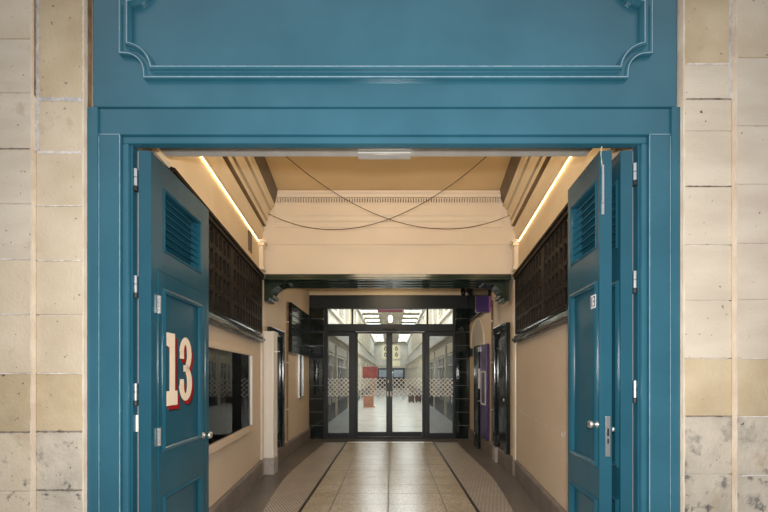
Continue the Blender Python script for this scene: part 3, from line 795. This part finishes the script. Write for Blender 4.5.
b = B(ALUD); b.bevbox(X0, X1, -.05,.06, .001, .02, .003); b.build('floor_track', scn)

def slide(x0, x1, lead, lab):
    t = thing('sliding_door', lab, 'glass door', ((x0+x1)/2-.035, 8.075, 0)); h = (x1-x0)/2
    st = .068; f = B(ALUD)
    y0, y1 = -.02, .02; z0, z1 = .022, zt0-.004
    f.bevbox(-h,-h+st,y0,y1,z0,z1,.002); f.bevbox(h-st,h,y0,y1,z0,z1,.002)
    f.bevbox(-h+st,h-st,y0,y1,z0,SZ(432.3)-.0,.004); f.bevbox(-h+st,h-st,y0,y1,zt0-.035,z1,.004); f.build('frame', t)
    g = B(GLASS); g.box(-h+st,h-st,-.004,.004,SZ(432.3),zt0-.035); gp = g.build('glass_pane', t)
    lattice(-h+st,h-st,zl0,zl1,-.0065).build('lattice_decal', gp)
    xs = h-st/2 if lead > 0 else -h+st/2
    k = B(WHITE); k.bevbox(xs-.012,xs+.012,-.028,-.02,SZ(396.5),SZ(391.5),.002)
    if lead > 0: k.bevbox(xs+.002,xs+.018,-.028,-.02,SZ(383),SZ(380),.002)
    k.build('lock_case', t)
    return t
slide(SX(354.5), SX(389.32), 1, 'left sliding glass door leaf with white lattice band')
slide(SX(389.34), SX(425.5), -1, 'right sliding glass door leaf with white lattice band')
cam_ = thing('security_camera', 'small black dome camera on the header right of the glass doors', 'camera', (1.575, 7.875, ZU(1.87)))
b = B(BLACKR); b.bevbox(-.04,.04,-.02,.04,-.02,.06,.006); b.build('bracket', cam_)
b = B(BLACKG); b.lathe([(0,-.13),(.03,-.12),(.05,-.08),(.055,-.03),(.05,-.02),(0,-.02)], (0,-.02,0), 'Z', 16); b.build('dome', cam_, smooth=True)

# ------------------------------------------------------------------ things on the right rear wall
fb_ = thing('shop_fascia', 'dark shop fascia board high on the right rear wall', 'fascia', (XRR-.003, 7.0, 0))
b = B(BLACKG); b.bevbox(-.06,0,-.80,.88,2.60,3.2,.005); b.build('board', fb_)
b = B(BLACKG); b.bevbox(-.09,0,-.82,.88,3.2,3.26,.008); b.bevbox(-.085,0,-.82,.88,2.56,2.60,.006); b.build('moulding', fb_)
ps = thing('projecting_sign', 'purple projecting sign with a magenta edge below the right corbel', 'sign', (XRR-.098, 5.93, 2.56))
b = B(PURPLE); b.bevbox(-.24,.0,-.03,.03,-.13,.13,.006); b.build('panel', ps)
b = B(MAGENTA); b.bevbox(-.028,.0,-.036,-.03,-.13,.13,.002); b.build('edge_strip', ps)
an = thing('arched_recess', 'grey arched panel with moulded edge on the right rear wall above the purple door', 'arch', (XRR-.003, 7.15, 0))
def archpts(w, z0, zs, zt, n=14):
    p = [(-w,z0),(w,z0)]
    for i in range(n+1):
        a = PI*i/n; p.append((w*math.cos(a), zs+(zt-zs)*math.sin(a)))
    return p
b = B(NICHE); b.prism([(-.012,y,z) for y,z in archpts(.50,1.985,2.03,2.50)], (.012,0,0)); b.build('panel', an)
b = B(CREAMG)
ap = [(0,y,z) for y,z in archpts(.52,1.975,2.02,2.52)]
sweep_path(b, ap, [(-.02,0),(-.02,.02),(.0,.03),(.02,.02),(.02,0)], (-1,0,0), True); b.build('moulding', an)
pd = thing('purple_door', 'purple door leaf with a white framed notice on the right rear wall', 'door leaf', (XRR-.013, 6.52, 0))
b = B(PURPLE); b.bevbox(-.045,0,-.22,.24,.25,1.95,.005); b.build('leaf', pd)
b = B(PAPER)
for y0,y1,z0,z1 in ((-.16,-.135,.86,1.47),(.135,.16,.86,1.47),(-.135,.135,.86,.885),(-.135,.135,1.445,1.47)): b.bevbox(-.055,-.045,y0,y1,z0,z1,.002)
b.build('notice_frame', pd)
b = B(PURPLE); b.box(-.05,-.045,-.135,.135,.885,1.445); b.build('notice_sheet', pd)
kp = thing('black_post', 'slim black post with a white notice beside the purple door', 'post', (XRR-.05, 6.96, 0))
b = B(BLACKG); b.bevbox(-.045,.010,-.16,.16,.002,1.96,.006); b.build('body', kp)
b = B(PAPER); b.box(-.035,.008,-.1615,-.16,1.14,1.52); b.build('notice', kp)
b = B(STEEL); b.box(-.04,.008,-.163,-.16,1.84,1.93); b.build('trim_plate', kp)
b = B(STEEL); b.box(-.042,.008,-.164,-.16,.90,.915); b.build('trim_band', kp)
wp = tag(B(SHOPD).bevbox(-.02,0,-.14,.14,-.10,.10,.004).build('wall_plaque'), 'small dark plaque on the right rear wall beside the tiled pier', 'plaque'); wp.location = (XRR, 7.70, 1.90)
t = bpy.data.objects['wall_plaque']

# ------------------------------------------------------------------ cables under the ceiling
def cable(p0, p1, sag, lab):
    b = B(CABLE); p0, p1 = Vector(p0), Vector(p1); n = 40; pts = []
    for i in range(n+1):
        t_ = i/n; p = p0.lerp(p1, t_); p.z -= sag*4*t_*(1-t_); pts.append(p)
    b.tube(pts, .0045, 6)
    return tag(b.build('cable'), lab, 'cable')
cable((-1.655,4.86,ZU(2.19)), (1.16,3.95,3.892), .50, 'dark cable sagging from the left cornice up to the right of the ceiling')
cable((1.60,4.86,ZU(2.17)), (-1.20,4.12,3.892), .45, 'dark cable sagging from the right cornice up to the left of the ceiling')

# ------------------------------------------------------------------ floor
b = B(BORDERF); b.box(-2.3,2.2,1.9,8.2,-.1,0); fl = struct(b.build('floor'))
LX, RX = -.93, .885
b = B(TERR); b.box(LX+.018, RX-.018, 1.95, 7.42, .0, .0022); b.build('terrazzo_slabs', fl)
b = B(LINEB); b.box(LX-.016, LX+.016, 1.95, 7.55, 0, .0030); b.box(RX-.016, RX+.016, 1.95, 7.55, 0, .0030); b.build('black_inlay', fl)
b = B(LINEG)
for x in (-.63,-.03,.57): b.box(x-.006, x+.006, 1.95, 7.42, 0, .0029)
for y in [2.15+.345*i for i in range(16)]: b.box(LX+.02, RX-.02, y-.0025, y+.0025, 0, .0027)
b.build('slab_joint', fl)
lp_ = [(2.0,-1.11),(2.6,-1.18),(3.2,-1.25),(3.65,-1.303),(4.2,-1.375),(4.777,-1.433),(5.2,-1.440),(5.557,-1.436),(6.4,-1.405),(7.42,-1.36)]
rp_ = [(2.0,1.04),(2.6,1.11),(3.2,1.185),(3.65,1.244),(4.2,1.315),(4.87,1.38),(5.3,1.385),(5.82,1.374),(6.5,1.365),(7.42,1.355)]
for P_, e in ((lp_, LX-.016), (rp_, RX+.016)):
    b = B(MOSA); b.loft([[(x,y,0),(e,y,0),(e,y,.0022),(x,y,.0022)] for y, x in P_]); b.build('mosaic_border', fl)
b = B(STEELP); b.box(LX+.02, RX-.02, 7.42, 7.56, 0, .004); b.build('threshold_strip', fl)
tag(B(GRATE).bevbox(-1.49,1.42,7.57,7.88,.001,.012,.003).build('entrance_mat'), 'dark entrance matting in front of the glass doors', 'mat')
b = B(PAVE); b.box(-9,9,-9,1.9,-.1,-.002); struct(b.build('pavement'))

# ------------------------------------------------------------------ arcade beyond the glass
AX, AE, AZ = 1.95, 42.0, 5.4
b = B(AFLOOR); b.box(-2.5,2.5,8.2,AE+.3,-.1,0); af = struct(b.build('floor_arcade'))
b = B(LINEG)
for i in range(26): y = 8.6+i*1.25; b.box(-1.95,1.95,y-.01,y+.01,0,.0015)
for x in (-1.2,0,1.2): b.box(x-.008,x+.008,8.25,AE,0,.0013)
b.build('slab_joint', af)
for s, nm in ((-1,'left'),(1,'right')):
    b = B(AWALL); b.box(s*AX, s*(AX+.3), 8.2, AE+.3, 0, AZ+.1)
    w = struct(b.build('wall_arcade_'+nm))
    b = B(ATRIM)
    for q, z0, z1 in ((.10,2.50,2.62),(.20,2.62,2.70),(.06,2.42,2.50)): b.box(s*(AX-q), s*AX, 8.25, AE, z0, z1)
    struct(b.build('trim_4' if s < 0 else 'trim_5'), 'cream cornice over the %s arcade shopfronts' % nm)
    b = B(ATRIM); b.box(s*(AX-.08), s*AX, 8.25, AE, 3.45, 3.58); b.box(s*(AX-.14), s*AX, 8.25, AE, 5.15, 5.4); struct(b.build('trim_6' if s < 0 else 'trim_7'))
b = B(AWALL); b.box(-2.2,2.2,AE,AE+.3,0,AZ+.1); struct(b.build('wall_arcade_end'))
b = B(AWALL); b.box(-2.25,2.25,8.2,AE+.3,AZ,AZ+.15); struct(b.build('ceiling_arcade'))
b = B(AWALL); b.box(-2.3,2.3,8.21,8.3,3.1,5.5); b.box(-2.3,-1.495,8.22,8.3,0,3.4); b.box(1.43,2.3,8.22,8.3,0,3.4); struct(b.build('wall_arcade_front'))
b = B(ATRIM); b.box(-.72,.72,8.4,AE,AZ-.12,AZ); struct(b.build('trim_8'))
# shopfronts
def shopfront(s):
    t = thing('shopfront', 'x', 'shopfront', (s*AX, 0, 0))
    q = lambda d: -s*d
    def bx(bb, d0, d1, y0, y1, z0, z1, bev=.006):
        a, c = sorted((q(d0), q(d1))); return bb.bevbox(a, c, y0, y1, z0, z1, bev)
    b = B(SHOPD); bx(b, 0,.10,0,2.9,.002,.5); b.build('stall_riser', t)
    b = B(SHOPG); bx(b, .0,.03,.1,1.9,.5,2.05,.002); bx(b, .0,.03,2.05,2.8,.5,2.05,.002); b.build('shop_window', t)
    b = B(ATRIM); bx(b, 0,.12,-.1,.1,.002,2.42); b.build('pilaster', t)
    b = B(ATRIM)
    for y in (.98,1.92): bx(b, 0,.07,y,y+.06,.5,2.05)
    bx(b, 0,.08,.1,2.9,2.02,2.10); bx(b, 0,.075,.1,2.9,1.70,1.74); b.build('glazing_bar', t)
    b = B(ATRIM if s < 0 else CORN); bx(b, 0,.09,.1,2.9,2.12,2.42); b.build('fascia', t)
    return t
ORD = ['nearest','second','third','fourth','fifth','sixth','seventh','eighth','ninth','tenth']
for s, nm in ((-1,'left'),(1,'right')):
    p = shopfront(s)
    for i in range(10):
        o = p if i == 0 else copy_tree(p)
        o.location = (s*AX, 9.0+i*3.25, 0)
        o['label'] = '%s cream shopfront along the %s side of the arcade beyond the glass doors' % (ORD[i], nm)
        o['group'] = 'arcade shopfronts on the '+nm
def gwin(s):
    t = thing('gallery_window', 'x', 'window', (s*AX,0,0)); q = lambda d: -s*d
    def bx(bb, d0, d1, y0, y1, z0, z1, bev=.005):
        a, c = sorted((q(d0), q(d1))); return bb.bevbox(a, c, y0, y1, z0, z1, bev)
    b = B(GWIN); bx(b, 0,.02,-.30,.30,3.72,4.85,.002); b.build('pane', t)
    b = B(ATRIM)
    for y0,y1,z0,z1 in ((-.36,-.28,3.66,4.92),(.28,.36,3.66,4.92),(-.28,.28,4.84,4.92),(-.28,.28,3.66,3.74),(-.02,.02,3.74,4.84)): bx(b, 0,.07,y0,y1,z0,z1)
    b.build('window_frame', t); return t
for s, nm in ((-1,'left'),(1,'right')):
    p = gwin(s)
    for i in range(14):
        o = p if i == 0 else copy_tree(p)
        o.location = (s*AX, 10.6+i*1.7, 0)
        o['label'] = 'upper window on the %s arcade wall, one of a long identical row' % nm
        o['group'] = 'upper windows on the %s arcade wall' % nm
# skylights
sk0 = None
rows_ = [20.2+i*1.85 for i in range(12)]
for i, y in enumerate(rows_):
    for s, nm in ((-1,'left'),(1,'right')):
        if sk0 is None:
            sk0 = thing('skylight', 'x', 'skylight', (0,0,AZ))
            b = B(SKYL); b.box(-.50,.50,-.30,.30,-.02,-.004); b.build('glazing', sk0)
            b = B(ATRIM)
            for x0,x1,y0,y1 in ((-.54,-.50,-.34,.34),(.50,.54,-.34,.34),(-.5,.5,-.34,-.30),(-.5,.5,.30,.34)): b.box(x0,x1,y0,y1,-.06,-.002)
            b.build('kerb', sk0); o = sk0
        else: o = copy_tree(sk0)
        o.location = (s*1.32, y, AZ)
        o['label'] = 'bright skylight pane in the %s row of the arcade ceiling' % nm
        o['group'] = 'skylights in the %s row' % nm
# hanging things in the arcade
hs = thing('hanging_sign', 'pale yellow hanging sign with dark figures high in the far arcade', 'sign', (0, 25, ZU(1.10)))
b = B(SIGNY); b.bevbox(-.63,.63,-.04,.04,.08,1.05,.01); b.build('board', hs)
b = B(SIGNDK)
for cx, cz, r_ in ((.38,.78,.11),(.38,.36,.11),(-.38,.78,.11),(-.38,.36,.11)):
    n_ = 14
    b.loft([[(cx+q*math.cos(2*PI*k/n_), y_, cz+q*math.sin(2*PI*k/n_)*1.1) for q, y_ in ((r_,-.04),(r_,-.046),(r_*.45,-.046),(r_*.45,-.04))] for k in range(n_)], loop=True)
    b.prism([(cx-r_,-.04,cz),(cx-r_*.5,-.04,cz),(cx+r_*.3,-.04,cz+r_*1.9),(cx-r_*.2,-.04,cz+r_*1.9)], (0,-.006,0))
b.build('figure_print', hs)
b = B(SIGNY); b.bevbox(.05,.63,-.03,.03,-.42,-.04,.01); b.build('lower_board', hs)
b = B(STEEL); b.tube([(-.5,0,1.05),(-.5,0,2.92)], .012, 6); b.tube([(.5,0,1.05),(.5,0,2.92)], .012, 6); b.build('hanger_rod', hs)
ms = thing('maroon_sign', 'dark maroon sign hanging near the top of the transom glass', 'sign', (-.03, 12.0, 0))
b = B(MAROON); b.bevbox(-.42,.42,-.03,.03,SZ(312.2,12.0),SZ(305,12.0),.008); b.build('board', ms)
b = B(STEEL); b.tube([(-.3,0,SZ(305,12.0)),(-.3,0,AZ-.12)], .01, 6); b.tube([(.3,0,SZ(305,12.0)),(.3,0,AZ-.12)], .01, 6); b.build('hanger_rod', ms)
pl_ = thing('pendant_lamp', 'glowing pendant lamp hanging in the middle of the arcade', 'lamp', (-.03, 18.0, 0))
zc = SZ(318.5, 18)
b = B(LAMPG); b.lathe([(0,-.20),(.07,-.17),(.10,-.05),(.09,.08),(.05,.14),(0,.15)], (0,0,zc), 'Z', 16); b.build('globe', pl_, smooth=True)
b = B(SHOPD); b.tube([(0,0,zc+.15),(0,0,AZ-.12)], .012, 6); b.lathe([(0,.12),(.08,.12),(.05,.2),(0,.22)], (0,0,zc), 'Z', 12); b.build('stem', pl_)
rd = thing('display_stand', 'red display board on an orange post on the arcade floor at left', 'display stand', (-.80, 16.0, 0))
b = B(REDP); b.bevbox(-.46,.22,-.03,.03,1.28,1.80,.01); b.build('board', rd)
b = B(ORANGE); b.bevbox(-.10,.03,-.05,.05,.06,1.28,.01); b.build('post', rd)
b = B(ORANGE); b.bevbox(-.40,.10,-.20,.20,.002,.06,.01); b.bevbox(-.42,-.10,-.06,.06,.06,.50,.01); b.build('base', rd)
for i, (x, lab) in enumerate(((1.05,'dark brown planter box on the right of the arcade floor, inner one'), (1.42,'dark brown planter box on the right of the arcade floor, against the shops'))):
    t = thing('planter_box', lab, 'planter', (x, 18.6+.2*i, 0), 0, 'planters on the arcade floor')
    b = B(PLANTER); b.bevbox(-.15,.15,-.15,.15,.06,.42,.01); b.bevbox(-.17,.17,-.17,.17,.38,.43,.008); b.build('box', t)
    b = B(SHOPD)
    for sx in (-.1,.1):
        for sy in (-.1,.1): b.box(sx-.02,sx+.02,sy-.02,sy+.02,.002,.06)
    b.build('foot', t)
es = thing('end_shopfront', 'dark shopfront with two pale blue windows closing the far end of the arcade', 'shopfront', (0, AE, 0))
b = B(SHOPD); b.bevbox(-1.6,1.6,-.15,0,.002,2.3,.01); b.build('front', es)
b = B(ATRIM); b.bevbox(-1.9,1.9,-.25,0,2.3,2.7,.02); b.build('cornice', es)
for x in (-.85,.85):
    b = B(BLUEW); b.bevbox(x-.55,x+.55,-.17,-.15,1.25,2.1,.005); b.build('shop_window', es)
b = B(BLUEW); b.bevbox(-.22,.22,-.17,-.15,.3,2.0,.005); b.build('door_glass', es)

# ------------------------------------------------------------------ light
W = bpy.data.worlds.new('World'); S.world = W; W.use_nodes = True
nt = W.node_tree; nt.nodes.clear()
wo = nt.nodes.new('ShaderNodeOutputWorld'); bg = nt.nodes.new('ShaderNodeBackground')
tc = nt.nodes.new('ShaderNodeTexCoord'); sx = nt.nodes.new('ShaderNodeSeparateXYZ'); cr = nt.nodes.new('ShaderNodeValToRGB')
nt.links.new(tc.outputs['Generated'], sx.inputs[0]); nt.links.new(sx.outputs['Z'], cr.inputs[0])
cr.color_ramp.elements[0].position = .0; cr.color_ramp.elements[0].color = (.30,.31,.33,1)
cr.color_ramp.elements[1].position = .55; cr.color_ramp.elements[1].color = (.92,.96,1.,1)
e = cr.color_ramp.elements.new(.18); e.color = (.42,.44,.47,1)
nt.links.new(cr.outputs[0], bg.inputs[0]); bg.inputs[1].default_value = .80
nt.links.new(bg.outputs[0], wo.inputs[0])
def area(name, loc, target, sx_, sy_, power, col):
    l = bpy.data.lights.new(name, 'AREA'); l.shape = 'RECTANGLE'; l.size = sx_; l.size_y = sy_; l.energy = power; l.color = col
    o = bpy.data.objects.new(name, l); COL.objects.link(o); o.location = loc
    o.rotation_euler = (Vector(target)-Vector(loc)).to_track_quat('-Z','Y').to_euler(); return o
# daylight falling through the arcade roof
for y in (11.2, 15.2, 18.6): area('arcade_daylight', (0,y,5.25), (0,y,0), 2.4, 3.6, 170, (.92,.96,1.))
# warm ceiling lamp of the rear passage
area('rear_passage_lamp', (0,6.9,3.36), (0,6.9,0), .9, .3, 22, (1.,.78,.5))
# unseen warm fill inside over the doors, added to brighten the beam wall
area('passage_fill', (0,2.25,3.62), (0,5.2,2.9), 1.6, .25, 25, (1.,.80,.54))
# the photographer's flash, just over the camera
f = bpy.data.lights.new('flash', 'SPOT'); f.energy = 300; f.spot_size = R(125); f.spot_blend = .6; f.shadow_soft_size = .05; f.color = (1.,.97,.93)
fo = bpy.data.objects.new('flash', f); COL.objects.link(fo); fo.location = (.02,-.05,EYE+.16); fo.rotation_euler = (R(93),0,0)

# ------------------------------------------------------------------ camera
cam = bpy.data.cameras.new('Camera'); co = bpy.data.objects.new('Camera', cam); COL.objects.link(co)
co.location = (0,0,EYE); co.rotation_euler = (R(90),0,0)
cam.sensor_width = 36; cam.lens = 36*360/768
cam.shift_x = -(391-384)/768; cam.shift_y = (376-256)/768
cam.clip_start = .05; cam.clip_end = 200
S.camera = co
S.view_settings.view_transform = 'Standard'; S.view_settings.look = 'None'; S.view_settings.gamma = 1.; S.view_settings.exposure = .15
S.view_settings.use_curve_mapping = False
S.cycles.use_denoising = True
